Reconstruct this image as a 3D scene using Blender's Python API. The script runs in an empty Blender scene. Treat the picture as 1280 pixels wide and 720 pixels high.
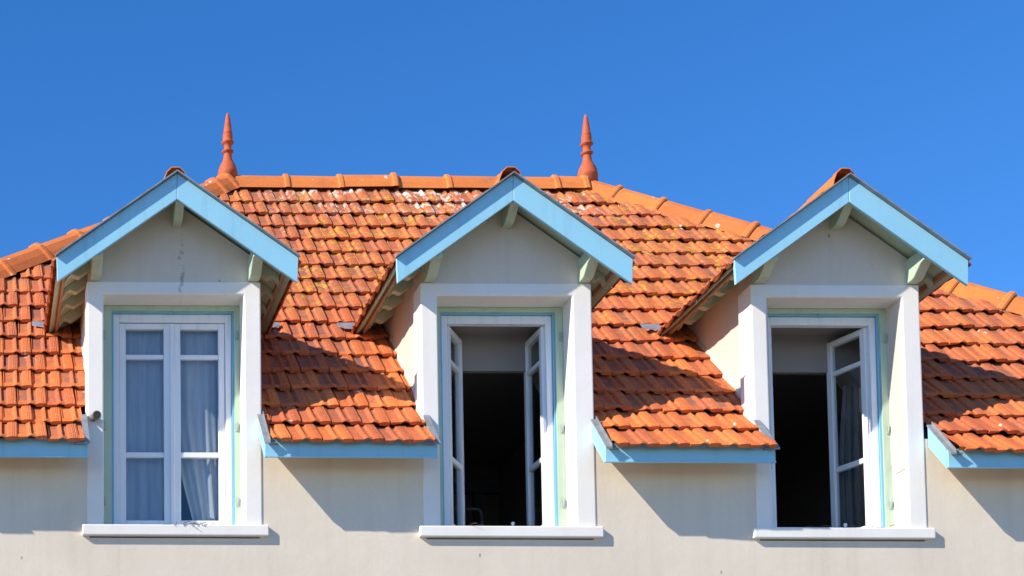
import bpy, math, random
from mathutils import Matrix, Vector, noise as mnoise

R = math.radians
rnd = random.Random(7)
scene = bpy.context.scene
col = scene.collection

# ------------------------------------------------------------------ camera
cam_d = bpy.data.cameras.new('camera')
cam = bpy.data.objects.new('camera', cam_d)
col.objects.link(cam)
PITCH, ROLL = R(4.1), R(0.25)
fw = Vector((0, math.cos(PITCH), math.sin(PITCH)))
rt = Vector((1, 0, 0))
up = rt.cross(fw)
r2 = rt * math.cos(ROLL) + up * math.sin(ROLL)
u2 = up * math.cos(ROLL) - rt * math.sin(ROLL)
m = Matrix((r2, u2, -fw)).transposed().to_4x4()
m.translation = (0, -13.07, 1.6)
cam.matrix_world = m
cam_d.sensor_width = 36
cam_d.lens = 36 * 2150 / 1280
cam_d.shift_x = (640 + 45) / 1280
cam_d.shift_y = (1096 - 360) / 1280
cam_d.clip_start = 0.1
cam_d.clip_end = 5000
scene.camera = cam

# ------------------------------------------------------------------ light
SUN = Vector((2.4, 1.0, -1.8)).normalized()          # the way the light travels
elev = math.asin(-SUN.z)
azim = math.atan2(-SUN.x, -SUN.y)                     # compass angle of the sun from +Y towards +X
world = bpy.data.worlds.new('World')
scene.world = world
world.use_nodes = True
wn = world.node_tree.nodes
wl = world.node_tree.links
sky = wn.new('ShaderNodeTexSky')
sky.sky_type = 'NISHITA'
sky.sun_disc = False
sky.sun_elevation = elev
sky.sun_rotation = azim
sky.altitude = 1200
sky.air_density = 1.0
sky.dust_density = 0.0
sky.ozone_density = 4.0
bg = wn['Background']
bg.inputs['Strength'].default_value = 0.10
hs = wn.new('ShaderNodeHueSaturation')
hs.inputs['Saturation'].default_value = 1.27
hs.inputs['Hue'].default_value = 0.507
hs.inputs['Value'].default_value = 1.52
wl.new(sky.outputs[0], hs.inputs['Color'])
wl.new(hs.outputs[0], bg.inputs['Color'])
sl = bpy.data.lights.new('sun', 'SUN')
sl.energy = 4.9
sl.angle = R(0.53)
sl.color = (1.0, 0.92, 0.80)
so = bpy.data.objects.new('sun', sl)
col.objects.link(so)
so.rotation_euler = SUN.to_track_quat('-Z', 'Y').to_euler()
so.location = (-10, -8, 16)
vs = scene.view_settings
vs.view_transform = 'Standard'
vs.look = 'None'
vs.gamma = 1
vs.exposure = 0.55
vs.use_curve_mapping = False

# ------------------------------------------------------------------ node helpers
class NT:
    def __init__(s, name):
        s.m = bpy.data.materials.new(name)
        s.m.use_nodes = True
        s.t = s.m.node_tree
        s.b = s.t.nodes['Principled BSDF']
    def n(s, kind, **kw):
        nd = s.t.nodes.new('ShaderNode' + kind)
        for k, v in kw.items():
            setattr(nd, k, v)
        return nd
    def put(s, sock, v):
        if hasattr(v, 'is_output'):
            s.t.links.new(v, sock)
        elif isinstance(v, (tuple, list)):
            sock.default_value = (*v, 1) if len(v) == 3 and sock.type == 'RGBA' else v
        else:
            sock.default_value = v
    def math(s, op, a, b=0.0, c=0.0, clamp=False):
        nd = s.n('Math', operation=op, use_clamp=clamp)
        s.put(nd.inputs[0], a); s.put(nd.inputs[1], b); s.put(nd.inputs[2], c)
        return nd.outputs[0]
    def mul(s, *a):
        o = a[0]
        for b in a[1:]:
            o = s.math('MULTIPLY', o, b)
        return o
    def pos(s):
        return s.n('NewGeometry').outputs['Position']
    def mapv(s, v, scale):
        nd = s.n('Mapping')
        s.put(nd.inputs['Vector'], v)
        nd.inputs['Scale'].default_value = scale
        return nd.outputs[0]
    def noise(s, v, scale, detail=3, rough=0.55):
        nd = s.n('TexNoise')
        s.put(nd.inputs['Vector'], v)
        nd.inputs['Scale'].default_value = scale
        nd.inputs['Detail'].default_value = detail
        nd.inputs['Roughness'].default_value = rough
        return nd.outputs['Fac']
    def ramp(s, f, a, b, smooth=True):
        nd = s.n('MapRange')
        nd.interpolation_type = 'SMOOTHSTEP' if smooth else 'LINEAR'
        s.put(nd.inputs['Value'], f)
        nd.inputs['From Min'].default_value = a
        nd.inputs['From Max'].default_value = b
        return nd.outputs[0]
    def mix(s, f, a, b):
        nd = s.n('Mix', data_type='RGBA')
        s.put(nd.inputs['Factor'], f); s.put(nd.inputs[6], a); s.put(nd.inputs[7], b)
        return nd.outputs[2]
    def bump(s, h, strength, dist):
        nd = s.n('Bump')
        nd.inputs['Strength'].default_value = strength
        nd.inputs['Distance'].default_value = dist
        s.put(nd.inputs['Height'], h)
        s.t.links.new(nd.outputs[0], s.b.inputs['Normal'])
    def out(s, color=None, rough=0.7, spec=0.3, metal=0.0):
        if color is not None:
            s.put(s.b.inputs['Base Color'], color)
        s.put(s.b.inputs['Roughness'], rough)
        s.b.inputs['Specular IOR Level'].default_value = spec
        s.b.inputs['Metallic'].default_value = metal
        return s.m

def sep(t, v):
    nd = t.n('SeparateXYZ')
    t.put(nd.inputs[0], v)
    return nd.outputs

def plaster(name, c, dirt, amount=0.5, bump=0.25, specks=True, crack=None):
    t = NT(name)
    p = t.pos()
    big = t.ramp(t.noise(p, 1.1, 4), 0.35, 0.7)
    streak = t.ramp(t.noise(t.mapv(p, (7, 7, 0.7)), 1.0, 4), 0.45, 0.75)
    f = t.mul(t.math('ADD', t.mul(big, 0.6), t.mul(streak, 0.5)), amount)
    c1 = t.mix(f, c, dirt)
    if specks:
        zz_ = sep(t, p)[2]
        ro = t.mul(t.ramp(t.noise(t.mapv(p, (11, 11, 0.5)), 1.0, 4, 0.6), 0.50, 0.70), t.ramp(zz_, 4.5, 5.1), 0.10)
        c1 = t.mix(ro, c1, tuple(x * 0.62 for x in c))
        patch = t.ramp(t.noise(p, 2.6, 5, 0.6), 0.52, 0.60)
        c1 = t.mix(t.mul(patch, 0.16), c1, tuple(min(1, x * 1.12) for x in c))
    fine = t.noise(p, 60, 3)
    c1 = t.mix(t.ramp(fine, 0.3, 0.9), c1, tuple(x * 0.93 for x in c))
    if specks:
        vo = t.n('TexVoronoi')
        t.put(vo.inputs['Vector'], t.mapv(p, (1, 1, 0.55)))
        vo.inputs['Scale'].default_value = 6.5
        d = t.ramp(vo.outputs['Distance'], 0.075, 0.035)
        sc_ = t.n('SeparateColor')
        t.put(sc_.inputs[0], vo.outputs['Color'])
        keep = t.math('GREATER_THAN', sc_.outputs[0], 0.72)
        c1 = t.mix(t.mul(d, keep, 0.55), c1, (0.12, 0.10, 0.085))
    if crack:
        xx = sep(t, p)
        wob = t.math('MULTIPLY', t.math('SUBTRACT', t.noise(t.mapv(p, (3, 3, 9)), 1.0, 3), 0.5), 0.13)
        dx = t.math('ABSOLUTE', t.math('SUBTRACT', t.math('ADD', xx[0], wob), crack))
        line = t.ramp(dx, 0.022, 0.004)
        zz = t.mul(t.ramp(xx[2], 7.08, 7.15), t.ramp(xx[2], 7.62, 7.5))
        brk = t.ramp(t.noise(p, 26, 3), 0.42, 0.62)
        c1 = t.mix(t.mul(line, zz, brk, 0.5), c1, (0.10, 0.085, 0.075))
    t.bump(t.math('ADD', t.mul(fine, 0.5), t.mul(t.noise(p, 7, 3), 1.0)), bump, 0.012)
    return t.out(c1, 0.88, 0.2)

def paint(name, c, dark, rough=0.45, grain=(3, 3, 30)):
    t = NT(name)
    p = t.pos()
    a = t.ramp(t.noise(p, 2.3, 4), 0.4, 0.75)
    c1 = t.mix(t.mul(a, 0.35), c, dark)
    w = t.ramp(t.noise(p, 22, 5, 0.7), 0.64, 0.74)
    c1 = t.mix(t.mul(w, 0.30), c1, tuple(v * 0.6 for v in dark))
    run = t.ramp(t.noise(t.mapv(p, (16, 16, 1.6)), 1.0, 4), 0.52, 0.72)
    c1 = t.mix(t.mul(run, 0.30), c1, tuple(v * 0.7 + 0.04 for v in dark))
    t.bump(t.noise(p, 45, 3), 0.12, 0.004)
    return t.out(c1, rough, 0.4)

def tile_mat(name, island):
    t = NT(name)
    p = t.pos()
    x, y, z = sep(t, p)
    uv = t.n('UVMap').outputs[0]
    u, v, _ = sep(t, uv)
    if island:
        rr = t.n('NewGeometry').outputs['Random Per Island']
    else:
        rr = t.n('ObjectInfo').outputs['Random']
    r2_ = t.math('FRACT', t.mul(rr, 7.31))
    r3_ = t.math('FRACT', t.mul(rr, 23.7))
    c = t.mix(rr, (0.64, 0.140, 0.033), (0.74, 0.215, 0.055))
    c = t.mix(t.ramp(r2_, 0.6, 1.0), c, (0.50, 0.115, 0.042))
    hi = t.ramp(z, 6.1, 7.9)
    c = t.mix(t.mul(hi, 0.6), c, (0.52, 0.130, 0.048))
    mott = t.noise(p, 17, 4, 0.65)
    c = t.mix(t.mul(t.ramp(mott, 0.45, 0.75), 0.5), c, (0.42, 0.115, 0.05))
    c = t.mix(t.mul(t.ramp(t.noise(p, 48, 5, 0.75), 0.48, 0.66), t.math('ADD', 0.25, t.mul(hi, 0.4))), c, (0.27, 0.085, 0.04))
    c = t.mix(t.mul(t.ramp(r3_, 0.62, 0.92), 0.6), c, (0.37, 0.10, 0.048))
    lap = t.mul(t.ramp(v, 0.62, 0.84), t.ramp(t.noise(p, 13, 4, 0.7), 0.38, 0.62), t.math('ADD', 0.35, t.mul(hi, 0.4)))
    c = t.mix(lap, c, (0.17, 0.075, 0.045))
    c = t.mix(t.mul(t.ramp(t.noise(p, 30, 3), 0.5, 0.7), 0.35), c, (0.66, 0.26, 0.09))
    # grime lying in the pans, made heavier to paint in deeper shade
    pan = t.math('ADD', t.mul(t.ramp(u, 0.05, 0.10), t.ramp(u, 0.41, 0.34)), t.mul(t.ramp(u, 0.49, 0.52), t.ramp(u, 0.68, 0.63)))
    pan = t.mul(pan, t.ramp(v, 0.14, 0.30))
    bigw = t.ramp(t.noise(p, 0.75, 3), 0.36, 0.62)
    bigw = t.math('MAXIMUM', t.mul(bigw, t.ramp(z, 5.9, 6.5)), t.mul(t.ramp(z, 6.0, 6.5), t.ramp(z, 7.6, 7.0), 0.9))
    soot_shade = t.mul(pan, t.ramp(t.noise(p, 11, 4, 0.7), 0.30, 0.60), t.math('ADD', 0.35, t.mul(r3_, 0.65)), t.math('ADD', t.mul(bigw, 0.75), 0.25))
    c = t.mix(t.mul(soot_shade, 0.80), c, (0.15, 0.085, 0.075))
    c = t.mix(t.mul(t.ramp(t.noise(p, 8.5, 5, 0.75), 0.50, 0.66), hi, t.math('ADD', 0.25, t.mul(r2_, 0.6))), c, (0.32, 0.155, 0.095))
    soot2 = t.mul(t.ramp(t.noise(p, 6, 5, 0.7), 0.55, 0.72), t.ramp(r2_, 0.4, 1.0))
    c = t.mix(t.mul(soot2, 0.5), c, (0.13, 0.085, 0.068))
    # yellow lichen, denser high up in the middle of the roof
    mid = t.mul(t.ramp(x, 2.0, 3.2), t.ramp(x, 8.8, 6.3))
    vo = t.n('TexVoronoi')
    wob = t.n('VectorMath', operation='ADD')
    t.put(wob.inputs[0], p)
    nz_ = t.n('TexNoise'); t.put(nz_.inputs['Vector'], p); nz_.inputs['Scale'].default_value = 30
    sc3 = t.n('VectorMath', operation='SCALE'); t.put(sc3.inputs[0], nz_.outputs['Color']); sc3.inputs['Scale'].default_value = 0.035
    t.put(wob.inputs[1], sc3.outputs[0])
    t.put(vo.inputs['Vector'], wob.outputs[0]); vo.inputs['Scale'].default_value = 17
    colony = t.ramp(vo.outputs['Distance'], 0.52, 0.34)
    lich = t.mul(colony, t.ramp(t.noise(p, 9, 4, 0.7), 0.40, 0.56), t.ramp(z, 6.9, 8.0), t.math('ADD', 0.25, t.mul(mid, 0.75)), t.ramp(t.noise(p, 2.1, 3), 0.38, 0.6))
    c = t.mix(t.mul(lich, 0.9), c, (0.55, 0.31, 0.02))
    # chalky runs under the ridge and a few droppings
    run = t.mul(t.ramp(t.noise(t.mapv(p, (20, 7, 7)), 1.0, 4, 0.6), 0.51, 0.58), t.ramp(z, 9.05, 9.45), t.mul(t.ramp(x, 2.8, 3.2), t.ramp(x, 6.6, 6.0)), t.ramp(t.noise(p, 1.3, 2), 0.36, 0.5))
    drop = t.mul(t.ramp(t.noise(t.mapv(p, (9, 5, 5)), 1.0, 2, 0.5), 0.735, 0.755), 0.8)
    c = t.mix(t.math('MAXIMUM', t.mul(run, 0.7), t.mul(drop, 0.8)), c, (0.72, 0.66, 0.60))
    gr = t.mul(t.math('SINE', t.mul(u, 2 * math.pi / 0.062)), t.ramp(u, 0.775, 0.80), t.ramp(u, 0.975, 0.95))
    t.bump(t.math('ADD', t.mul(gr, 0.30), t.math('ADD', t.mul(mott, 0.5), t.mul(t.noise(p, 90, 3), 0.35))), 0.55, 0.008)
    return t.out(c, 0.78, 0.25)

def clay_mat(name):
    t = NT(name)
    p = t.pos()
    rr = t.n('ObjectInfo').outputs['Random']
    c = t.mix(rr, (0.70, 0.215, 0.045), (0.60, 0.165, 0.040))
    c = t.mix(t.mul(t.ramp(t.noise(p, 6, 5, 0.65), 0.45, 0.75), 0.55), c, (0.38, 0.115, 0.05))
    c = t.mix(t.mul(t.ramp(t.noise(p, 25, 4), 0.55, 0.7), 0.25), c, (0.66, 0.28, 0.12))
    w = t.ramp(t.noise(t.mapv(p, (9, 6, 6)), 1.0, 3), 0.68, 0.72)
    c = t.mix(t.mul(w, 0.7), c, (0.7, 0.64, 0.58))
    t.bump(t.noise(p, 40, 4), 0.3, 0.006)
    return t.out(c, 0.72, 0.3)

def simple(name, c, rough=0.6, metal=0.0, var=0.15, scale=12):
    t = NT(name)
    p = t.pos()
    c1 = t.mix(t.mul(t.ramp(t.noise(p, scale, 4), 0.35, 0.75), var), c, tuple(v * 0.4 for v in c))
    t.bump(t.noise(p, 50, 3), 0.1, 0.003)
    return t.out(c1, rough, 0.35, metal)

def glass_mat():
    t = NT('glass')
    nt = t.t
    nt.nodes.remove(t.b)
    lw = t.n('LayerWeight')
    lw.inputs['Blend'].default_value = 0.5
    fr = t.n('Math', operation='MULTIPLY_ADD')
    nt.links.new(t.math('POWER', lw.outputs['Facing'], 5.0), fr.inputs[0])
    fr.inputs[1].default_value = 0.93
    fr.inputs[2].default_value = 0.065
    tr = t.n('BsdfTransparent')
    tr.inputs[0].default_value = (0.93, 0.95, 0.96, 1)
    gl = t.n('BsdfGlossy')
    gl.inputs['Roughness'].default_value = 0.015
    mx = t.n('MixShader')
    nt.links.new(fr.outputs[0], mx.inputs[0])
    nt.links.new(tr.outputs[0], mx.inputs[1])
    nt.links.new(gl.outputs[0], mx.inputs[2])
    nt.links.new(mx.outputs[0], nt.nodes['Material Output'].inputs[0])
    return t.m

def cloth_mat(name, c, trans=0.4):
    t = NT(name)
    nt = t.t
    p = t.pos()
    df = t.n('BsdfDiffuse'); tl = t.n('BsdfTranslucent')
    cc = t.mix(t.ramp(t.noise(t.mapv(p, (30, 30, 3)), 1.0, 3), 0.3, 0.7), c, tuple(v * 0.85 for v in c))
    t.put(df.inputs[0], cc); t.put(tl.inputs[0], cc)
    mx = t.n('MixShader')
    mx.inputs[0].default_value = trans
    nt.links.new(df.outputs[0], mx.inputs[1]); nt.links.new(tl.outputs[0], mx.inputs[2])
    nt.links.new(mx.outputs[0], nt.nodes['Material Output'].inputs[0])
    return t.m

def ground_mat():
    t = NT('paving')
    p = t.pos()
    c = t.mix(t.ramp(t.noise(p, 0.6, 5), 0.3, 0.7), (0.23, 0.205, 0.17), (0.16, 0.145, 0.12))
    t.bump(t.noise(p, 25, 4), 0.3, 0.01)
    return t.out(c, 0.9, 0.2)

M = {
    'wall': plaster('cream_render', (0.755, 0.66, 0.53), (0.585, 0.49, 0.375), 0.6, 0.15),
    'gable': plaster('gable_render', (0.70, 0.615, 0.52), (0.56, 0.475, 0.39), 0.6, 0.16),
    'gable_stained': plaster('stained_gable_render', (0.70, 0.615, 0.52), (0.56, 0.475, 0.39), 0.6, 0.16, crack=1.68),
    'white': plaster('white_masonry_paint', (0.86, 0.82, 0.76), (0.68, 0.625, 0.56), 0.55, 0.13, False),
    'white_stained': plaster('stained_white_masonry_paint', (0.86, 0.82, 0.76), (0.68, 0.625, 0.56), 0.55, 0.13, False, crack=1.68),
    'mortar': plaster('lime_mortar', (0.66, 0.60, 0.54), (0.5, 0.46, 0.41), 0.6, 0.9, False),
    'blue': paint('sky_blue_paint', (0.30, 0.60, 0.745), (0.24, 0.50, 0.66)),
    'green': paint('pale_green_paint', (0.47, 0.585, 0.44), (0.37, 0.46, 0.335)),
    'tan': paint('tan_wood', (0.38, 0.23, 0.145), (0.26, 0.145, 0.085), 0.6),
    'blue_line': paint('blue_joint_paint', (0.20, 0.47, 0.62), (0.16, 0.38, 0.52)),
    'pvc': paint('white_window_paint', (0.80, 0.81, 0.83), (0.70, 0.71, 0.73), 0.35),
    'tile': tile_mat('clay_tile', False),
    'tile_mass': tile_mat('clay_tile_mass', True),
    'clay': clay_mat('ridge_clay'),
    'finial': simple('finial_clay', (0.50, 0.105, 0.036), 0.7, 0, 0.45, 9),
    'zinc': simple('zinc', (0.31, 0.32, 0.335), 0.55, 0.3, 0.5),
    'felt': simple('roof_felt', (0.05, 0.04, 0.035), 0.9),
    'glass': glass_mat(),
    'curtain': cloth_mat('sheer_curtain', (0.50, 0.535, 0.57), 0.10),
    'curtain_grey': cloth_mat('grey_curtain', (0.27, 0.265, 0.26), 0.15),
    'room': simple('room_plaster', (0.27, 0.245, 0.23), 0.85, 0, 0.1, 2),
    'dark': simple('dark_room', (0.30, 0.27, 0.25), 0.9),
    'black': simple('black_furniture', (0.012, 0.012, 0.013), 0.6),
    'metal': simple('steel_tube', (0.35, 0.35, 0.36), 0.35, 0.8),
    'iron': simple('hinge_iron', (0.36, 0.44, 0.38), 0.6),
    'pipe': simple('weathered_pipe', (0.20, 0.16, 0.12), 0.7),
    'twig': simple('dry_twig', (0.16, 0.10, 0.055), 0.9),
    'ground': ground_mat(),
}

# ------------------------------------------------------------------ mesh helpers
class MB:
    def __init__(s):
        s.v = []; s.f = []; s.uv = None
    def add(s, verts, faces, mat=None):
        o = len(s.v)
        if mat is not None:
            verts = [tuple(mat @ Vector(q)) for q in verts]
        s.v += [tuple(q) for q in verts]
        s.f += [tuple(i + o for i in f) for f in faces]
        return s
    def box(s, x0, x1, y0, y1, z0, z1, mat=None):
        v = [(x0, y0, z0), (x1, y0, z0), (x1, y1, z0), (x0, y1, z0), (x0, y0, z1), (x1, y0, z1), (x1, y1, z1), (x0, y1, z1)]
        return s.add(v, [(3, 2, 1, 0), (4, 5, 6, 7), (0, 1, 5, 4), (1, 2, 6, 5), (2, 3, 7, 6), (3, 0, 4, 7)], mat)
    def prism(s, poly, axis, a, b, mat=None):
        """poly of (p, q) extruded along axis: 'x' -> (y, z), 'y' -> (x, z), 'z' -> (x, y)"""
        def mk(p, q, t):
            return {'x': (t, p, q), 'y': (p, t, q), 'z': (p, q, t)}[axis]
        n = len(poly)
        v = [mk(p, q, a) for p, q in poly] + [mk(p, q, b) for p, q in poly]
        f = [tuple(range(n)), tuple(range(2 * n - 1, n - 1, -1))]
        f += [(i, i + n, (i + 1) % n + n, (i + 1) % n) for i in range(n)]
        return s.add(v, f, mat)
    def lathe(s, prof, n=20, mat=None):
        v = []; f = []
        for r_, z_ in prof:
            for k in range(n):
                a = 2 * math.pi * k / n
                v.append((r_ * math.cos(a), r_ * math.sin(a), z_))
        for i in range(len(prof) - 1):
            for k in range(n):
                k2 = (k + 1) % n
                f.append((i * n + k, i * n + k2, (i + 1) * n + k2, (i + 1) * n + k))
        f.append(tuple(range(n - 1, -1, -1)))
        f.append(tuple((len(prof) - 1) * n + k for k in range(n)))
        return s.add(v, f, mat)
    def tube(s, pts, r_, n=6):
        pts = [Vector(p) for p in pts]
        v = []; f = []
        for i, p in enumerate(pts):
            d = (pts[min(i + 1, len(pts) - 1)] - pts[max(i - 1, 0)]).normalized()
            a = d.cross(Vector((0, 0, 1)))
            if a.length < 1e-3:
                a = d.cross(Vector((0, 1, 0)))
            a.normalize(); b = d.cross(a)
            for k in range(n):
                t = 2 * math.pi * k / n
                v.append(p + a * (r_ * math.cos(t)) + b * (r_ * math.sin(t)))
        for i in range(len(pts) - 1):
            for k in range(n):
                k2 = (k + 1) % n
                f.append((i * n + k, i * n + k2, (i + 1) * n + k2, (i + 1) * n + k))
        f.append(tuple(range(n))); f.append(tuple((len(pts) - 1) * n + k for k in range(n - 1, -1, -1)))
        return s.add(v, f)
    def mesh(s, name, mat, uvs=None, smooth=False):
        me = bpy.data.meshes.new(name)
        me.from_pydata(s.v, [], s.f)
        if uvs:
            lay = me.uv_layers.new(name='UVMap')
            for lp in me.loops:
                lay.data[lp.index].uv = uvs[lp.vertex_index]
        me.materials.append(M[mat])
        if smooth:
            for pl in me.polygons:
                pl.use_smooth = True
        me.validate(); me.update()
        return me

def fix_normals(me):
    import bmesh
    bm = bmesh.new(); bm.from_mesh(me)
    bmesh.ops.recalc_face_normals(bm, faces=bm.faces)
    bm.to_mesh(me); bm.free()

def link(name, me, parent=None, label=None, cat=None, kind=None, group=None):
    o = bpy.data.objects.new(name, me)
    col.objects.link(o)
    if parent is not None:
        o.parent = parent
        if parent.type == 'EMPTY':
            o.matrix_parent_inverse = Matrix.Translation(parent.location).inverted()
    for k, v in (('label', label), ('category', cat), ('kind', kind), ('group', group)):
        if v:
            o[k] = v
    return o

def part(name, mb, mat, parent, label=None, bevel=0.0, smooth=False, kind=None, seg=1, **kw):
    me = mb.mesh(name, mat, smooth=smooth)
    fix_normals(me)
    o = link(name, me, parent, label, kind=kind, **kw)
    if bevel:
        b = o.modifiers.new('bevel', 'BEVEL')
        b.width = bevel; b.segments = seg; b.limit_method = 'ANGLE'; b.angle_limit = R(35)
    return o

def empty(name, loc, label, cat, group=None):
    o = bpy.data.objects.new(name, None)
    col.objects.link(o)
    o.location = loc
    o['label'] = label; o['category'] = cat
    if group:
        o['group'] = group
    return o

# ------------------------------------------------------------------ ground
part('ground', MB().box(-400, 400, -400, 600, -0.3, 0), 'ground', None, kind='structure')

# ------------------------------------------------------------------ house: measures
house = empty('house', (4.4, 0.03, 0), 'cream rendered house with orange clay tiled hip roof and three blue trimmed dormers', 'house')
E_ = 0.318                                   # course exposure
TW = 0.231                                   # tile cover width
COURSE = [(-0.31, 5.85)]
SLOPES = [39.5, 42.0] + [45.3] * 17
for s_ in SLOPES:
    y_, z_ = COURSE[-1]
    COURSE.append((y_ + E_ * math.cos(R(s_)), z_ + E_ * math.sin(R(s_))))
TAN = math.tan(R(45.3))
Y2, Z2 = COURSE[2]
RIDGE_Y, RIDGE_Z = 3.70, Z2 + (3.70 - Y2) * TAN
RX0, RX1 = 2.63, 6.22                        # ends of the ridge
HIP = 1.48                                   # plan run along the front per metre of depth
def roof_z(y):
    if y < COURSE[1][0]:
        return COURSE[0][1] + (y - COURSE[0][0]) * math.tan(R(39.5))
    if y < Y2:
        return COURSE[1][1] + (y - COURSE[1][0]) * math.tan(R(42))
    return Z2 + (y - Y2) * TAN
def hip_l(y): return RX0 - (RIDGE_Y - y) * HIP
def hip_r(y): return RX1 + (RIDGE_Y - y) * HIP

class D: pass
DORMERS = []
for cx, s0, s1, o0, o1, hw, inset, nm in (
        (1.613, 0.940, 2.297, 1.070, 2.164, 0.926, 0.028, 'closed'),
        (4.193, 3.545, 4.880, 3.676, 4.728, 0.906, 0.028, 'both'),
        (6.770, 6.123, 7.440, 6.245, 7.301, 0.896, 0.045, 'one')):
    d = D()
    d.cx, d.s0, d.s1, d.o0, d.o1, d.hw, d.nm = cx, s0, s1, o0, o1, hw, nm
    d.cl, d.cr = s0 + inset, s1 - inset
    DORMERS.append(d)
SILL_Z, LINT_B, LINT_T = 5.268, 7.103, 7.207
BA_T, BA_B, BT_T, BT_B = 7.942, 7.738, 7.280, 7.084      # bargeboard: apex top/bottom, tip top/bottom
GY = -0.28                                               # front face of the bargeboards
WALL_Y = 0.008

# ------------------------------------------------------------------ main walls
wall = MB()
WX0, WX1, WBACK = -2.9, 11.75, 7.37
wall.box(WX0, WX1, WALL_Y, 0.26, 0, 5.17)
xs = [WX0] + [v for d in DORMERS for v in (d.s0 + 0.02, d.s1 - 0.02)] + [WX1]
for a, b in zip(xs[0::2], xs[1::2]):
    wall.box(a, b, WALL_Y, 0.26, 5.17, 5.98)
for d in DORMERS:
    wall.box(d.s0 + 0.02, d.s1 - 0.02, 0.10, 0.26, 5.17, SILL_Z - 0.03)
wall.box(WX0, WX0 + 0.25, 0.26, WBACK, 0, 5.95)
wall.box(WX1 - 0.25, WX1, 0.26, WBACK, 0, 5.95)
wall.box(WX0 + 0.25, WX1 - 0.25, WBACK - 0.25, WBACK, 0, 5.95)
part('wall', wall, 'wall', house)

# ------------------------------------------------------------------ main roof deck
DY = 0.015
deck = MB()
def deck_quad(xa0, xb0, y0, xa1, xb1, y1, off=-0.075):
    deck.add([(xa0, y0, roof_z(y0) + off), (xb0, y0, roof_z(y0) + off), (xb1, y1, roof_z(y1) + off), (xa1, y1, roof_z(y1) + off)], [(0, 1, 2, 3)])
YF = 1.22
segs = [(hip_l(DY), DORMERS[0].cl), (DORMERS[0].cr, DORMERS[1].cl), (DORMERS[1].cr, DORMERS[2].cl), (DORMERS[2].cr, hip_r(DY))]
for a, b in segs:
    ys_ = [DY, Y2, YF]
    for y0, y1 in zip(ys_, ys_[1:]):
        aa = [hip_l(y0), hip_l(y1)] if a < -1 else [a, a]
        bb = [hip_r(y0), hip_r(y1)] if b > 9 else [b, b]
        deck_quad(aa[0], bb[0], y0, aa[1], bb[1], y1, -0.15 if a > 4 else -0.085)
deck_quad(hip_l(YF), hip_r(YF), YF, RX0, RX1, RIDGE_Y, -0.12)
zt = RIDGE_Z - 0.12
yb = 2 * RIDGE_Y - DY
ze = roof_z(DY) - 0.075
deck.add([(RX0, RIDGE_Y, zt), (RX1, RIDGE_Y, zt), (hip_r(DY), yb, ze), (hip_l(DY), yb, ze)], [(0, 1, 2, 3)])
deck.add([(RX0, RIDGE_Y, zt), (hip_l(DY), DY, ze), (hip_l(DY), yb, ze)], [(0, 1, 2)])
deck.add([(RX1, RIDGE_Y, zt), (hip_r(DY), DY, ze), (hip_r(DY), yb, ze)], [(0, 1, 2)])
roof = part('roof', deck, 'felt', house, 'steep orange clay tile roof with lichen near the ridge')

# ------------------------------------------------------------------ one interlocking clay tile
US =      [0.000, 0.006, 0.016, 0.078, 0.098, 0.111, 0.115, 0.140, 0.150, 0.160, 0.195, 0.226, TW]
TOP_MID = [-.012, 0.006, -.005, -.004, 0.013, 0.014, -.007, -.005, -.004, 0.012, 0.016, 0.014, -.005]
TOP_LOW = [-.012, 0.007, 0.006, 0.008, 0.018, 0.019, 0.017, 0.009, 0.008, 0.013, 0.016, 0.014, -.005]
NOSE =    [-.021, -.022, -.022, -.013, 0.001, 0.002, 0.001, -.009, -.022, -.023, -.023, -.022, -.021]
TL = 0.385
_tiles = {}
def lerp_col(arr, u):
    for i in range(len(US) - 1):
        if US[i] <= u <= US[i + 1] + 1e-9:
            t = (u - US[i]) / (US[i + 1] - US[i])
            return arr[i] * (1 - t) + arr[i + 1] * t
    return arr[-1]
def tile_geo(u0, u1, ln=TL):
    us = [u0] + [u for u in US if u0 + 0.004 < u < u1 - 0.004] + [u1]
    v = []; uv = []
    for lv, arr in ((0.006, NOSE), (0.0, TOP_LOW), (0.036, TOP_LOW), (0.098, TOP_MID), (ln, TOP_MID)):
        for u in us:
            h = lerp_col(arr, u)
            if lv == 0.0:
                h -= 0.006
            v.append((u, lv, h)); uv.append((u / TW, lv / TL))
    n = len(us)
    f = []
    for r_ in range(4):
        for k in range(n - 1):
            f.append((r_ * n + k, r_ * n + k + 1, (r_ + 1) * n + k + 1, (r_ + 1) * n + k))
    return v, f, uv
def tile_mesh(u0, u1):
    key = (round(u0, 2), round(u1, 2))
    if key not in _tiles:
        b = MB()
        v, f, uv = tile_geo(max(0.0, key[0]), min(TW, key[1]) if key[1] < TW - 0.006 else TW)
        b.add(v, f)
        _tiles[key] = b.mesh('tile', 'tile', uv)
    return _tiles[key]

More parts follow.
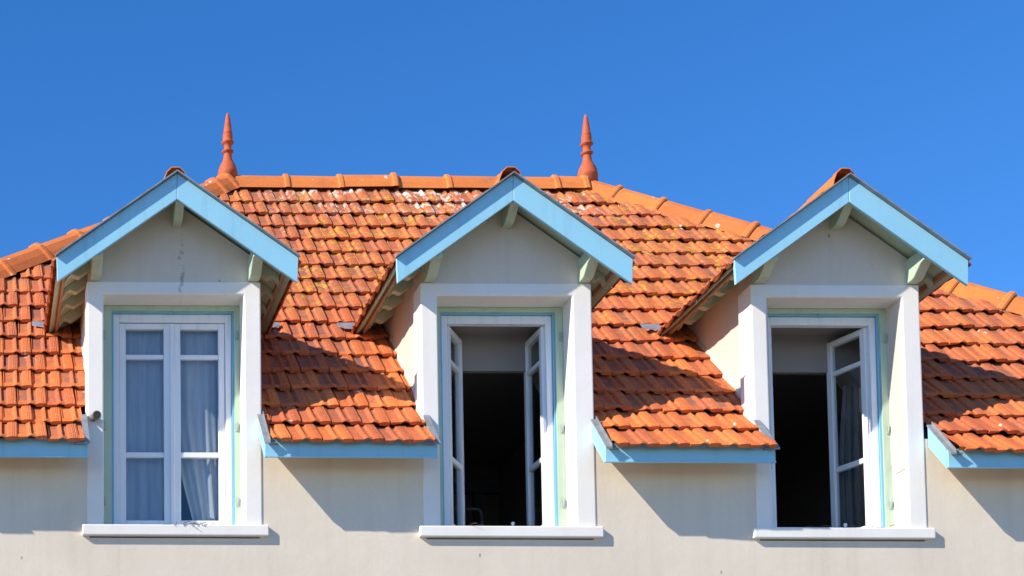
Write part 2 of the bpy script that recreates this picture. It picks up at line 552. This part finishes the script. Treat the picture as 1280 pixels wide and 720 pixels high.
def dormer_top(d, x):
    return BA_T - abs(x - d.cx) * (BA_T - BT_T) / d.hw
LIFT = 4.6
placed = []                                   # (row, matrix, u0, u1, seen)
for i in range(len(SLOPES)):
    y0, z0 = COURSE[i]
    y1, z1 = COURSE[i + 1]
    if y0 > RIDGE_Y - 0.25:
        break
    ym = (y0 + y1) / 2
    ang = R(SLOPES[i] - LIFT)
    lo, hi_ = hip_l(y0) + 0.05, hip_r(y0) - 0.05
    phase = 2.468 + TW * (0.5 * (i % 2) + 0.030 * i)
    k0 = int(math.floor((lo - phase) / TW)) - 1
    k = k0
    while phase + k * TW < hi_:
        xa, xb = phase + k * TW, phase + (k + 1) * TW
        k += 1
        ca, cb = max(xa, lo), min(xb, hi_)
        if i >= 2 and cb > hip_r(y0 + 0.27) - 0.03:
            cb = min(cb, hip_r(y0 + 0.27) - 0.03)
        if i >= 2:
            ca = max(ca, hip_l(y0 + 0.27) + 0.03)
        if cb - ca < 0.03:
            continue
        pieces = [(ca, cb)]
        for d in DORMERS:
            out = []
            for a, b in pieces:
                if z0 < BT_T + 0.02:          # beside the cheeks
                    el, er = (d.s0 + (-0.036 if d.cx < 2 else 0.010), d.s1 + (0.062 if d.cx > 6 else 0.018)) if i < 2 else (d.cl, d.cr)
                    if b <= el or a >= er:
                        out.append((a, b))
                    else:
                        if a < el - 0.02: out.append((a, el - 0.004))
                        if b > er + 0.02: out.append((er + 0.004, b))
                else:                          # beside the dormer roof
                    if dormer_top(d, (a + b) / 2) - 0.05 > z1 + 0.02 and abs((a + b) / 2 - d.cx) < d.hw - 0.05:
                        continue
                    out.append((a, b))
            pieces = out
        for a, b in pieces:
            if b - a < 0.025:
                continue
            mid = (a + b) / 2
            dz = -max(0.0, mid - 3.6) * 0.0135 * max(0.0, 1 - i / 9.0)
            jx, jz, jr = rnd.gauss(0, 0.003), rnd.gauss(0, 0.0035), rnd.gauss(0, 0.7)
            dz += 0.010 * mnoise.noise(Vector((mid * 0.9, i * 0.37, 3.1))) + 0.004 * mnoise.noise(Vector((mid * 3.1, i * 1.7, 9.0)))
            if rnd.random() < 0.03:
                jr += rnd.choice((-1.8, 1.8))
            mt = Matrix.Translation((xa + jx, y0 + rnd.gauss(0, 0.004) - (0.030 if i == 0 else 0), z0 + 0.012 + dz + jz - (0.024 if i == 0 else 0))) @ Matrix.Rotation(ang + R(rnd.gauss(0, 0.35)), 4, 'X') @ Matrix.Rotation(R(jr), 4, 'Z')
            hid = any(z0 < 7.95 and abs(mid - (d.cx + 0.10)) < 0.60 + 0.25 * (z0 < 7.3) for d in DORMERS)
            xe = 0.20 if i < 3 else 0.25
            seen = xe - 0.2 < mid < 9.4 + 0.11 * i and not hid
            placed.append((i, mt, a - xa, b - xa, seen))
order = sorted([p for p in placed if p[4]], key=lambda p: p[0])
single = set(id(p) for p in order[:298])
mass = MB(); mass_uv = []
for p in placed:
    i, mt, a, b, seen = p
    if id(p) in single:
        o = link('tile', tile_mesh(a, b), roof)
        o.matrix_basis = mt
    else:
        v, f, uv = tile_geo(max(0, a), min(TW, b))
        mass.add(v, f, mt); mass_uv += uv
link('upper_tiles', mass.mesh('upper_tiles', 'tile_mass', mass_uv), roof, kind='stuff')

# ------------------------------------------------------------------ ridge and hip tiles
SEC1 = [(-0.160, -0.120), (-0.128, -0.045), (-0.090, 0.020), (-0.038, 0.060), (0.038, 0.060), (0.090, 0.020), (0.128, -0.045), (0.160, -0.120)]
_rt = {}
SEC2 = [(-0.100, -0.115), (-0.088, -0.055), (-0.066, 0.000), (-0.030, 0.034), (0.030, 0.034), (0.066, 0.000), (0.088, -0.055), (0.100, -0.115)]
def ridge_tile_mesh(length, sc=1.0):
    key = (round(length, 2), sc)
    SEC = SEC2 if sc < 1 else SEC1
    if key in _rt:
        return _rt[key]
    b = MB()
    stations = [(0.0, 1.0), (length - 0.062, 0.97), (length - 0.060, 1.06), (length - 0.047, 1.13), (length - 0.014, 1.13), (length, 1.07), (length + 0.001, 0.9)]
    n = len(SEC)
    v = []; f = []
    for t, s in stations:
        s = 1 + (s - 1) * (0.35 if sc < 1 else 1)
        for a, h in SEC:
            v.append((t, a * s, -0.085 + (h + 0.085) * s))
    for i in range(len(stations) - 1):
        for k in range(n - 1):
            f.append((i * n + k, (i + 1) * n + k, (i + 1) * n + k + 1, i * n + k + 1))
    f.append(tuple(range(n)))
    b.add(v, f)
    me = b.mesh('ridge_tile', 'clay')
    fix_normals(me)
    _rt[key] = me
    return me
def ridge_run(name, p0, p1, step, parent, first=0.0, sc=1.0):
    p0, p1 = Vector(p0), Vector(p1)
    d_ = p1 - p0
    L = d_.length
    ex = d_.normalized()
    ey = Vector((0, 0, 1)).cross(ex).normalized()
    ez = ex.cross(ey)
    base = Matrix((ex, ey, ez)).transposed().to_4x4()
    t = first
    while t < L - 0.05:
        ln = min(step + 0.0, L - t)
        o = link(name, ridge_tile_mesh(ln, sc), parent)
        mt = base.copy()
        mt.translation = p0 + ex * t + ez * rnd.gauss(0, 0.004)
        o.matrix_basis = mt @ Matrix.Rotation(R(rnd.gauss(0, 0.5)), 4, 'Z')
        t += step
ridge_run('ridge_tile', (RX0, RIDGE_Y, RIDGE_Z - 0.012), (RX1, RIDGE_Y, RIDGE_Z - 0.012), 0.540, roof, 0.06)
def hip_pt(side, y, dz=0.05):
    return ((hip_l(y) if side < 0 else hip_r(y)), y, roof_z(y) + dz)
# hip lines follow the true intersection of the planes (constant slope part)
for side in (-1, 1):
    dz_ = 0.005 if side < 0 else -0.022
    b = hip_pt(side, Y2, dz_); c = hip_pt(side, RIDGE_Y - 0.02, dz_)
    ridge_run('hip_tile', b, c, 0.50, roof, 0.02) if side < 0 else ridge_run('hip_tile', c, b, 0.47, roof, -0.12)
# ------------------------------------------------------------------ finials
FIN = [(0.098, -0.14), (0.098, 0.000), (0.102, 0.012), (0.098, 0.026), (0.090, 0.065), (0.080, 0.095), (0.062, 0.130), (0.046, 0.165), (0.040, 0.215), (0.040, 0.232),
       (0.058, 0.238), (0.060, 0.252), (0.038, 0.264), (0.036, 0.300), (0.046, 0.325), (0.064, 0.336), (0.064, 0.347), (0.046, 0.356),
       (0.050, 0.385), (0.051, 0.410), (0.046, 0.432), (0.050, 0.437), (0.042, 0.450), (0.034, 0.52), (0.022, 0.60), (0.015, 0.640), (0.006, 0.652)]
for fx, tilt in ((RX0 - 0.005, 0.4), (RX1 + 0.030, -0.6)):
    b = MB().lathe(FIN, 22)
    me = b.mesh('finial', 'finial', smooth=True)
    fix_normals(me)
    o = link('finial', me, roof)
    o.matrix_basis = Matrix.Translation((fx, RIDGE_Y, RIDGE_Z + 0.062)) @ Matrix.Rotation(R(tilt), 4, 'Y')

# ------------------------------------------------------------------ eaves between the dormers
EAVES = [(-3.3, 0.929, 0.016, False, True), (2.272, 3.586, 0.024, True, True), (4.860, 6.155, -0.004, True, True), (7.466, 11.9, -0.036, True, False)]
EY = -0.260                                   # front of the eave boards, set back under the tile noses
for xa, xb, dz, le, re in EAVES:
    ev = part('eave_board', MB().box(xa, xb, EY, EY + 0.025, 5.705 + dz, 5.850 + dz), 'blue', house, bevel=0.004)
    part('drip_edge', MB().box(xa, xb, EY - 0.008, EY - 0.0005, 5.703 + dz, 5.714 + dz), 'blue', ev)
    # boxed-in underside, parallel to the roof
    part('soffit', MB().prism([(EY + 0.026, 5.712 + dz), (0.006, 5.940 + dz), (0.006, 5.960 + dz), (EY + 0.026, 5.732 + dz)], 'x', xa + 0.026, xb - 0.026), 'wall', ev)
    for on, x0, x1, zx0, zx1 in ((le, xa, xa + 0.024, xa - 0.008, xa + 0.034), (re, xb - 0.024, xb, xb - 0.036, xb + 0.010)):
        if not on:
            continue
        part('side_board', MB().prism([(EY + 0.0255, 5.705 + dz), (-0.002, 5.948 + dz), (-0.002, 6.1105 + dz), (EY + 0.0255, 5.8705 + dz)], 'x', x0, x1), 'blue', ev)
        part('flashing', MB().prism([(-0.315, 5.789 + dz), (-0.003, 6.111 + dz), (-0.003, 6.125 + dz), (-0.315, 5.803 + dz)], 'x', zx0, zx1), 'zinc', ev)
        xi = (zx1 if x0 == xa else zx0)
        if x0 == xa:
            part('flashing_lip', MB().prism([(-0.315, 5.803 + dz), (-0.003, 6.125 + dz), (-0.003, 6.150 + dz), (-0.315, 5.828 + dz)], 'x', xi - 0.003, xi + 0.003), 'zinc', ev)
        part('flashing_clip', MB().box(*((xi, xi + 0.060) if x0 == xa else (xi - 0.060, xi)), -0.300, -0.2635, 5.800 + dz, 5.808 + dz), 'zinc', ev)

# ------------------------------------------------------------------ dormers
LABELS = {'closed': 'leftmost dormer, with its window shut', 'both': 'middle dormer, with both casements open', 'one': 'rightmost dormer, with one casement showing open'}
dmass_n = 0
for di, d in enumerate(DORMERS):
    sl_ = (BA_T - BT_T) / d.hw
    ca = math.atan(sl_)
    def under(x, off=0.085):
        return BA_T - off - abs(x - d.cx) * sl_
    # --- walls: gable and cheeks
    b = MB()
    b.prism([(d.cl, LINT_T - 0.06), (d.cr, LINT_T - 0.06), (d.cr, under(d.cr)), (d.cx, under(d.cx)), (d.cl, under(d.cl))], 'y', WALL_Y, 0.16)
    for x0, x1 in ((d.cl, d.cl + 0.10), (d.cr - 0.10, d.cr)):
        zt = under(d.cl) - 0.002
        ym = Y2 + (zt - Z2) / TAN + 0.06
        b.prism([(0.1605, 5.75), (0.1605, zt), (ym, zt), (ym, zt - 0.25), (0.45, 6.2)], 'x', x0, x1)
    for x0, x1 in ((d.cl, d.cl + 0.10), (d.cr - 0.10, d.cr)):
        b.box(x0, x1, 0.032, 0.1603, 5.75, LINT_T - 0.061)
    dm = part('dormer', b, 'gable_stained' if di == 0 else 'gable', house, LABELS[d.nm])
    # --- white surround
    sm = 'white_stained' if di == 0 else 'white'
    part('surround', MB().prism([(d.s0, SILL_Z), (d.o0, SILL_Z), (d.o0, LINT_B), (d.o1, LINT_B), (d.o1, SILL_Z), (d.s1, SILL_Z), (d.s1, LINT_T), (d.s0, LINT_T)], 'y', 0.0, 0.225), sm, dm, bevel=0.011, seg=3)
    part('sill', MB().box(d.s0 - 0.040, d.s1 + 0.045, -0.032, 0.30, SILL_Z - 0.086, SILL_Z), 'white', dm, bevel=0.010, seg=3)
    # --- roof boards
    b = MB()
    yf = GY + 0.031
    for sg in (-1, 1):
        xe = d.cx + sg * (d.hw - 0.012)
        xr = d.cx + sg * 0.001
        t0, t1 = 0.032, 0.056
        v = []
        for off in (t0, t1):
            v += [(xr, yf, under(xr, off)), (xe, yf, under(xe, off)), (xe, 1.24, under(xe, off)), (xr, 1.92, under(xr, off))]
        b.add(v, [(0, 1, 2, 3), (7, 6, 5, 4), (0, 4, 5, 1), (1, 5, 6, 2), (2, 6, 7, 3), (3, 7, 4, 0)])
    part('roof_boarding', b, 'green', dm)
    # --- bargeboards
    for sg in (-1, 1):
        x0 = d.cx + sg * 0.0012
        poly = [(x0, BA_T), (d.cx + sg * d.hw, BT_T), (d.cx + sg * (d.hw - 0.008), BT_B), (x0, BA_B)]
        part('bargeboard', MB().prism(poly, 'y', GY, GY + 0.029), 'blue', dm, bevel=0.003)
        capo = [(x0, BA_T + 0.002), (d.cx + sg * (d.hw + 0.006), BT_T - 0.002), (d.cx + sg * (d.hw + 0.006), BT_T + 0.010), (x0, BA_T + 0.014)]
        part('verge_flashing', MB().prism(capo, 'y', GY - 0.034, GY + 0.10), 'zinc', dm)
        # inner verge rafter against the gable wall
        inn = [(x0, under(d.cx, 0.058)), (d.cx + sg * (d.hw - 0.03), under(d.cx + d.hw - 0.03, 0.058)), (d.cx + sg * (d.hw - 0.03), under(d.cx + d.hw - 0.03, 0.12)), (x0, under(d.cx, 0.12))]
        part('verge_rafter', MB().prism(inn, 'y', GY + 0.034, GY + 0.075), 'green', dm)
    # --- purlin ends carrying the verge
    for kx0, kx1, zb in ((d.s0 + 0.026, d.s0 + 0.108, 7.209), (d.s1 - 0.096, d.s1 - 0.013, 7.209), (d.cx - 0.006, d.cx + 0.066, 7.645)):
        hz = 7.46 if zb < 7.5 else 7.84
        poly = [(WALL_Y + 0.02, zb + 0.002), (WALL_Y - 0.075, zb + 0.002), (WALL_Y - 0.105, zb + 0.010), (WALL_Y - 0.200, zb + 0.080), (WALL_Y - 0.240, zb + 0.092), (WALL_Y - 0.252, zb + 0.092), (WALL_Y - 0.252, hz - 0.06), (WALL_Y + 0.02, hz - 0.06)]
        part('purlin_end', MB().prism(poly, 'x', kx0, kx1), 'green', dm, bevel=0.004)
    # --- eaves of the dormer: edge board and shaped rafter tails
    for sg in (-1, 1):
        cw = d.cl if sg < 0 else d.cr
        xe = d.cx + sg * (d.hw - 0.085)
        ze = under(xe, 0.0)
        x_out = xe + sg * 0.022
        part('eave_edge_board', MB().box(min(xe, x_out), max(xe, x_out), GY + 0.032, 1.16, ze - 0.105, ze - 0.022), 'tan', dm)
        for ty in (0.045, 0.335, 0.625, 0.915):
            n_ = 9
            top = [(cw - sg * 0.004 + (xe - cw) * k / n_, under(cw + (xe - cw) * k / n_, 0.058)) for k in (0, n_)]
            bot = []
            for k in range(n_, -1, -1):
                t = k / n_
                x = cw + (xe - cw) * (0.985 * t)
                dep = 0.098 - 0.062 * (0.5 + 0.5 * math.sin((t - 0.62) * math.pi / 0.38)) * (t > 0.43)
                bot.append((x, under(x, 0.058) - dep))
            part('rafter_tail', MB().prism(top + bot, 'y', ty, ty + 0.065), 'green', dm)
        # lead apron where the eave runs into the main roof
        xa = d.cx + sg * (d.hw - 0.03); xb2 = d.cx + sg * (d.hw + 0.13)
        pts = []
        for x, yy in ((xa, 1.125), (xb2, 1.17), (xb2, 1.22), (xa, 1.22)):
            pts.append((x, yy, roof_z(yy) + 0.052))
        b = MB(); b.add(pts + [(p[0], p[1], p[2] - 0.006) for p in pts], [(0, 1, 2, 3), (7, 6, 5, 4), (0, 4, 5, 1), (1, 5, 6, 2), (2, 6, 7, 3), (3, 7, 4, 0)])
        part('lead_apron', b, 'zinc', dm)
    # --- dormer roof tiles
    b = MB(); uvs = []
    for sg in (-1, 1):
        nrow = 4
        for i in range(nrow):
            t0 = -0.035 + i * 0.292
            ln_ = min(TL, d.hw / math.cos(ca) - t0 - 0.02)                      # distance up the slope from the eave
            xb0 = d.cx + sg * (d.hw + 0.002 - t0 * math.cos(ca))
            zb0 = under(xb0, 0.032) + (0.028 if i == 0 else 0.044)
            ylen = 1.22 + (1.92 - 1.22) * (t0 + 0.15) / 1.15
            yy = GY + 0.012 - (TW * 0.5 if i % 2 else 0)
            while yy < ylen:
                a = max(0.0, GY + 0.012 - yy)
                if a < TW - 0.03:
                    v, f, uv = tile_geo(a, TW, ln_)
                    # local u -> +y (left slope mirrored so that the course runs along the eave), v -> up the slope
                    up_ = Vector((-sg * math.cos(ca - R(3.5)), 0, math.sin(ca - R(3.5))))
                    ud = Vector((0, 1, 0)) if sg > 0 else Vector((0, -1, 0))
                    nz = ud.cross(up_)
                    mt = Matrix((ud, up_, nz)).transposed().to_4x4()
                    o_y = yy if sg > 0 else yy + TW
                    if sg < 0:
                        v, f, uv = tile_geo(0, TW - a, ln_)
                        o_y = yy + TW
                    mt.translation = (xb0 + rnd.gauss(0, .003), o_y, zb0 + rnd.gauss(0, .002))
                    b.add(v, f, mt); uvs += uv
                yy += TW
    link('dormer_tiles', b.mesh('dormer_tiles', 'tile_mass', uvs), dm, kind='stuff')
    ridge_run('dormer_ridge_tile', (d.cx, 1.85, BA_T + 0.044), (d.cx, GY + 0.05, BA_T + 0.044), 0.42, dm, 0.0, 0.68)

    # ------------------------------------------------------------ window
    g0, g1 = d.o0, d.o1
    fx0, fx1 = d.o0 + 0.096, d.o1 - (0.058 if d.nm == 'closed' else 0.076)         # white frame outside
    gt = LINT_B - 0.0005
    FT = 7.048                                     # top of the white frame
    fw_ = 0.050
    ix0, ix1, it = fx0 + fw_, fx1 - fw_, FT - 0.066
    wlab = {'closed': 'closed white casement window with sheer curtains', 'both': 'white window with both casements swung inward', 'one': 'white window with right casement swung inward before a dark room'}[d.nm]
    b = MB()
    b.box(fx0, ix0, 0.2550, 0.3150, SILL_Z, FT); b.box(ix1, fx1, 0.2550, 0.3150, SILL_Z, FT)
    b.box(ix0, ix1, 0.2550, 0.3150, it, FT); b.box(ix0, ix1, 0.2550, 0.3150, SILL_Z, SILL_Z + 0.022)
    win = part('window', b, 'pvc', house, wlab, bevel=0.004)
    gb = 0.028
    b = MB()
    b.box(g0 + 0.0005, fx0 - 0.016, 0.2180, 0.2920, SILL_Z, gt - 0.040); b.box(fx1 + 0.016, g1 - 0.0005, 0.2180, 0.2920, SILL_Z, gt - 0.040)
    b.box(g0 + 0.0005, g1 - 0.0005, 0.2180, 0.2920, gt - 0.040, gt)
    part('green_frame', b, 'green', win)
    b = MB()
    b.box(fx0 - 0.0158, fx0 - 0.0004, 0.2360, 0.2940, SILL_Z, FT + 0.001); b.box(fx1 + 0.0004, fx1 + 0.0158, 0.2360, 0.2940, SILL_Z, FT + 0.001)
    b.box(fx0 - 0.0158, fx1 + 0.0158, 0.2360, 0.2940, FT + 0.0012, gt - 0.0402)
    part('blue_trim', b, 'blue_line', win)
    b = MB().box((g0 + g1) / 2 - 0.01, (g0 + g1) / 2 + 0.01, 0.2260, 0.2360, FT - 0.008, FT + 0.012)
    part('shutter_catch', b, 'blue_line', win)
    for hx in (g0 + 0.022, g1 - 0.022):
        for hz in (5.52, 6.12, 6.86):
            b = MB().tube([(hx, 0.2160, hz - 0.03), (hx, 0.2060, hz), (hx, 0.2060, hz + 0.035)], 0.007, 6)
            b.box(hx - 0.012, hx + 0.012, 0.2120, 0.2200, hz - 0.035, hz - 0.012)
            part('hinge_pin', b, 'iron', win)
    W = (ix1 - ix0) / 2 - 0.004
    if d.nm != 'closed':
        W = 0.375
    zb, ztp = SILL_Z + 0.026, it - 0.004
    st = 0.050
    sf = 0.064 if d.nm == 'closed' else 0.050       # meeting stile
    P1, P2 = (6.690, 6.726), (5.892, 5.934)
    if d.nm == 'one':
        open_ = {-1: 82, 1: 69}
    elif d.nm == 'both':
        open_ = {-1: 58, 1: 87}
    else:
        open_ = {-1: 0, 1: 0}
    for sg in (-1, 1):
        hx = ix0 + 0.002 if sg < 0 else ix1 - 0.002
        # local frame: x from hinge towards free stile, y inward
        def X(t): return -sg * t
        th = open_[sg]
        mt = Matrix.Translation((hx, 0.2920, 0)) @ Matrix.Rotation(R(th if sg < 0 else -th), 4, 'Z')
        def bx(mb, a, b_, y0, y1, z0, z1):
            mb.box(min(X(a), X(b_)), max(X(a), X(b_)), y0, y1, z0, z1, mt)
        c = MB()
        bx(c, 0, st, -0.022, 0.028, zb, ztp); bx(c, W - sf, W, -0.022, 0.028, zb, ztp)
        bx(c, st, W - sf, -0.022, 0.028, ztp - 0.046, ztp); bx(c, st, W - sf, -0.022, 0.028, zb, zb + 0.090)
        part('casement', c, 'pvc', win, bevel=0.005, seg=2)
        for z0, z1 in (P1, P2):
            c = MB(); bx(c, st, W - sf, -0.016, 0.022, z0, z1)
            part('glazing_bar', c, 'pvc', win, bevel=0.004)
        for z0, z1 in ((zb + 0.090, P2[0]), (P2[1], P1[0]), (P1[1], ztp - 0.046)):
            c = MB(); bx(c, st, W - sf, 0.001, 0.006, z0, z1)
            part('pane', c, 'glass', win)
    if d.nm == 'closed':
        mx_ = (ix0 + ix1) / 2
        part('centre_bead', MB().box(mx_ - 0.017, mx_ + 0.017, 0.2560, 0.2695, zb + 0.01, ztp - 0.004), 'pvc', win, bevel=0.004)
        part('weather_bar', MB().box(ix0 + 0.004, ix1 - 0.004, 0.2460, 0.2695, zb - 0.002, zb + 0.020), 'pvc', win, bevel=0.003)
    else:
        part('stop_knob', MB().lathe([(0.006, 0), (0.008, 0.012), (0.011, 0.018), (0.014, 0.028), (0.009, 0.037), (0.003, 0.040)], 10, Matrix.Translation(((ix0 + ix1) / 2 + 0.02, 0.0, SILL_Z))), 'pvc', win, smooth=True)

# ------------------------------------------------------------------ rooms behind the windows
for d in DORMERS:
    x0, x1 = d.cl + 0.101, d.cr - 0.101
    b = MB().box(x0, x1, 0.317, 0.75, 7.040, 7.065)              # ceiling of the window recess
    b.prism([(x0, 7.04), (x0, 6.735), (x1 - 0.09, 6.735), (x1, 6.62), (x1, 7.04)], 'y', 0.62, 0.67)
    part('downstand', b, 'room', house)
b = MB()
for a, c in ((0.2, 2.85), (2.95, 5.45), (5.55, 8.2)):
    b.box(a, c, 0.30, 4.2, 4.20, 4.30)                           # floor
    b.box(a, c, 4.2, 4.3, 4.3, 7.05)                             # back wall
    b.box(a - 0.05, a, 0.27, 4.3, 4.2, 6.0); b.box(c, c + 0.05, 0.27, 4.3, 4.2, 6.0)
    b.box(a - 0.05, a, 1.3, 4.3, 6.0, 7.05); b.box(c, c + 0.05, 1.3, 4.3, 6.0, 7.05)
    b.box(a, c, 1.2, 4.3, 7.05, 7.1)
part('room_lining', b, 'dark', house)

# ------------------------------------------------------------------ pipe end beside the left window
b = MB().lathe([(0.030, 0), (0.030, 0.085), (0.036, 0.086), (0.038, 0.100), (0.033, 0.104), (0.026, 0.100), (0.024, 0.090)], 16,
               Matrix.Translation((0.985, 0.0, 6.115)) @ Matrix.Rotation(R(98), 4, 'X') @ Matrix.Rotation(R(14), 4, 'Y'))
part('pipe_end', b, 'pipe', house, 'short round pipe end in the left surround', smooth=False)

# ------------------------------------------------------------------ mortar at the cheeks
for d in DORMERS:
    for x, sg in ((d.s0, -1), (d.s1, 1)):
        b = MB(); n_ = 14
        v = []; f = []
        for i in range(n_ + 1):
            t = i / n_
            yy = 0.06 + t * 0.95
            z_ = roof_z(yy) + 0.03
            for k in range(4):
                a = k / 3
                r_ = (0.032 - 0.022 * min(1, t * 2.2)) + 0.012 * mnoise.noise(Vector((x * 3, yy * 9, k)))
                xx = (d.cl if sg < 0 else d.cr) + sg * (r_ * (1 - a) - 0.004)
                v.append((xx, yy, z_ + r_ * a * 1.3 + 0.012 * mnoise.noise(Vector((x, yy * 23, k * 3)))))
        for i in range(n_):
            for k in range(3):
                f.append((i * 4 + k, i * 4 + k + 1, (i + 1) * 4 + k + 1, (i + 1) * 4 + k))
        b.add(v, f)
        part('mortar_fillet', b, 'mortar', house, smooth=True)

# ------------------------------------------------------------------ curtains
def curtain(name, label, fn_l, fn_r, y0, z0, z1, folds, amp, mat, seed):
    r_ = random.Random(seed)
    nu, nv = 60, 24
    ph = [r_.uniform(0, 6) for _ in range(4)]
    v = []; f = []
    for j in range(nv + 1):
        t = j / nv
        z_ = z1 + (z0 - z1) * t
        xl, xr = fn_l(t), fn_r(t)
        for i in range(nu + 1):
            s = i / nu
            w = math.sin(s * folds * 6.28 + ph[0] + 0.5 * t) * 0.6 + math.sin(s * folds * 2.3 * 6.28 + ph[1] - t) * 0.25 + math.sin(s * 3 + ph[2] + 2 * t) * 0.4
            v.append((xl + (xr - xl) * s, y0 + amp * w * (0.35 + 0.65 * t), z_))
    for j in range(nv):
        for i in range(nu):
            f.append((j * (nu + 1) + i, j * (nu + 1) + i + 1, (j + 1) * (nu + 1) + i + 1, (j + 1) * (nu + 1) + i))
    b = MB(); b.add(v, f)
    me = b.mesh(name, mat, smooth=True)
    o = link(name, me, None, label, 'curtain', group='window curtains')
    return o
d = DORMERS[0]
mx = (d.o0 + d.o1) / 2
curtain('curtain', 'sheer pale curtain hanging straight in left half of the closed window', lambda t: d.o0 + 0.13, lambda t: mx - 0.01, 0.365, SILL_Z + 0.02, 7.0, 3.0, 0.022, 'curtain', 1)
curtain('curtain', 'sheer pale curtain drawn aside in right half of the closed window',
        lambda t: mx + 0.01 + (0.0 if t < 0.42 else 0.21 * ((t - 0.42) / 0.58) ** 1.25), lambda t: d.o1 - 0.13, 0.365, SILL_Z + 0.02, 7.0, 2.4, 0.028, 'curtain', 2)
d3 = DORMERS[2]
curtain('curtain', 'grey curtain behind the open casement of the rightmost dormer window', lambda t: d3.o1 - 0.13 - 0.06 * math.sin(t * 3), lambda t: d3.o1 - 0.01, 0.66, SILL_Z - 0.3, 6.64, 3, 0.02, 'curtain_grey', 3)

# ------------------------------------------------------------------ things in the middle room
CX, CY = 4.245, 1.15
ch = empty('chair', (CX, CY, 4.3), 'chair with bent steel tube back just inside the middle window', 'chair')
part('seat', MB().box(CX - 0.20, CX + 0.20, CY - 0.20, CY + 0.20, 4.765, 4.805), 'black', ch, bevel=0.01)
pts = [(CX - 0.17, CY + 0.20, 4.78)] + [(CX - 0.17 + 0.05 * (1 - math.cos(a)), CY + 0.23, 5.76 + 0.05 * math.sin(a)) for a in (0, 0.5, 1.0, 1.57)] + \
      [(CX + 0.17 - 0.05 * (1 - math.cos(a)), CY + 0.23, 5.76 + 0.05 * math.sin(a)) for a in (1.57, 1.0, 0.5, 0)] + [(CX + 0.17, CY + 0.20, 4.78)]
part('backrest', MB().tube(pts, 0.011), 'metal', ch)
for lx in (CX - 0.17, CX + 0.17):
    for ly in (CY - 0.17, CY + 0.17):
        part('leg', MB().tube([(lx, ly, 4.775), (lx, ly, 4.30)], 0.012), 'metal', ch)
stn = empty('stand', (4.66, 2.3, 4.3), 'black post with a crossbar standing in the dark middle room', 'stand')
part('post', MB().box(4.625, 4.695, 2.27, 2.33, 4.34, 6.22), 'black', stn)
part('crossbar', MB().box(4.44, 4.86, 2.26, 2.34, 6.2205, 6.32), 'black', stn)
part('base', MB().lathe([(0.20, 0), (0.20, 0.02), (0.03, 0.045)], 18, Matrix.Translation((4.66, 2.3, 4.3))), 'black', stn)

# ------------------------------------------------------------------ twigs on the sills
for d, n_, lab in ((DORMERS[0], 60, 'dry twigs scattered on the sill of the closed window'), (DORMERS[1], 14, 'few dry twigs on the sill of the middle window'), (DORMERS[2], 26, 'dry twigs on the sill of the rightmost window')):
    b = MB()
    for k in range(n_):
        cxx = min(max((d.o0 + d.o1) / 2 + 0.10 + rnd.gauss(0, 0.10 if n_ == 60 else 0.22), d.o0 + 0.08), d.o1 - 0.16)
        yy = rnd.uniform(-0.04, 0.16)
        a = rnd.gauss(0, 0.5); L = rnd.uniform(0.02, 0.07)
        p = Vector((cxx, yy, SILL_Z + 0.004 + rnd.random() * 0.014))
        e = p + Vector((L * math.cos(a), L * math.sin(a), rnd.uniform(-0.008, 0.012)))
        if n_ == 60 and k % 6 == 0:
            p.y = -0.033; e = p + Vector((rnd.uniform(-.02, .02), -0.004, -0.018))
        b.tube([p, (p + e) / 2 + Vector((0, 0, 0.003)), e], 0.0022, 4)
    part('twigs', b, 'twig', None, label=lab, kind='stuff', cat='twigs')
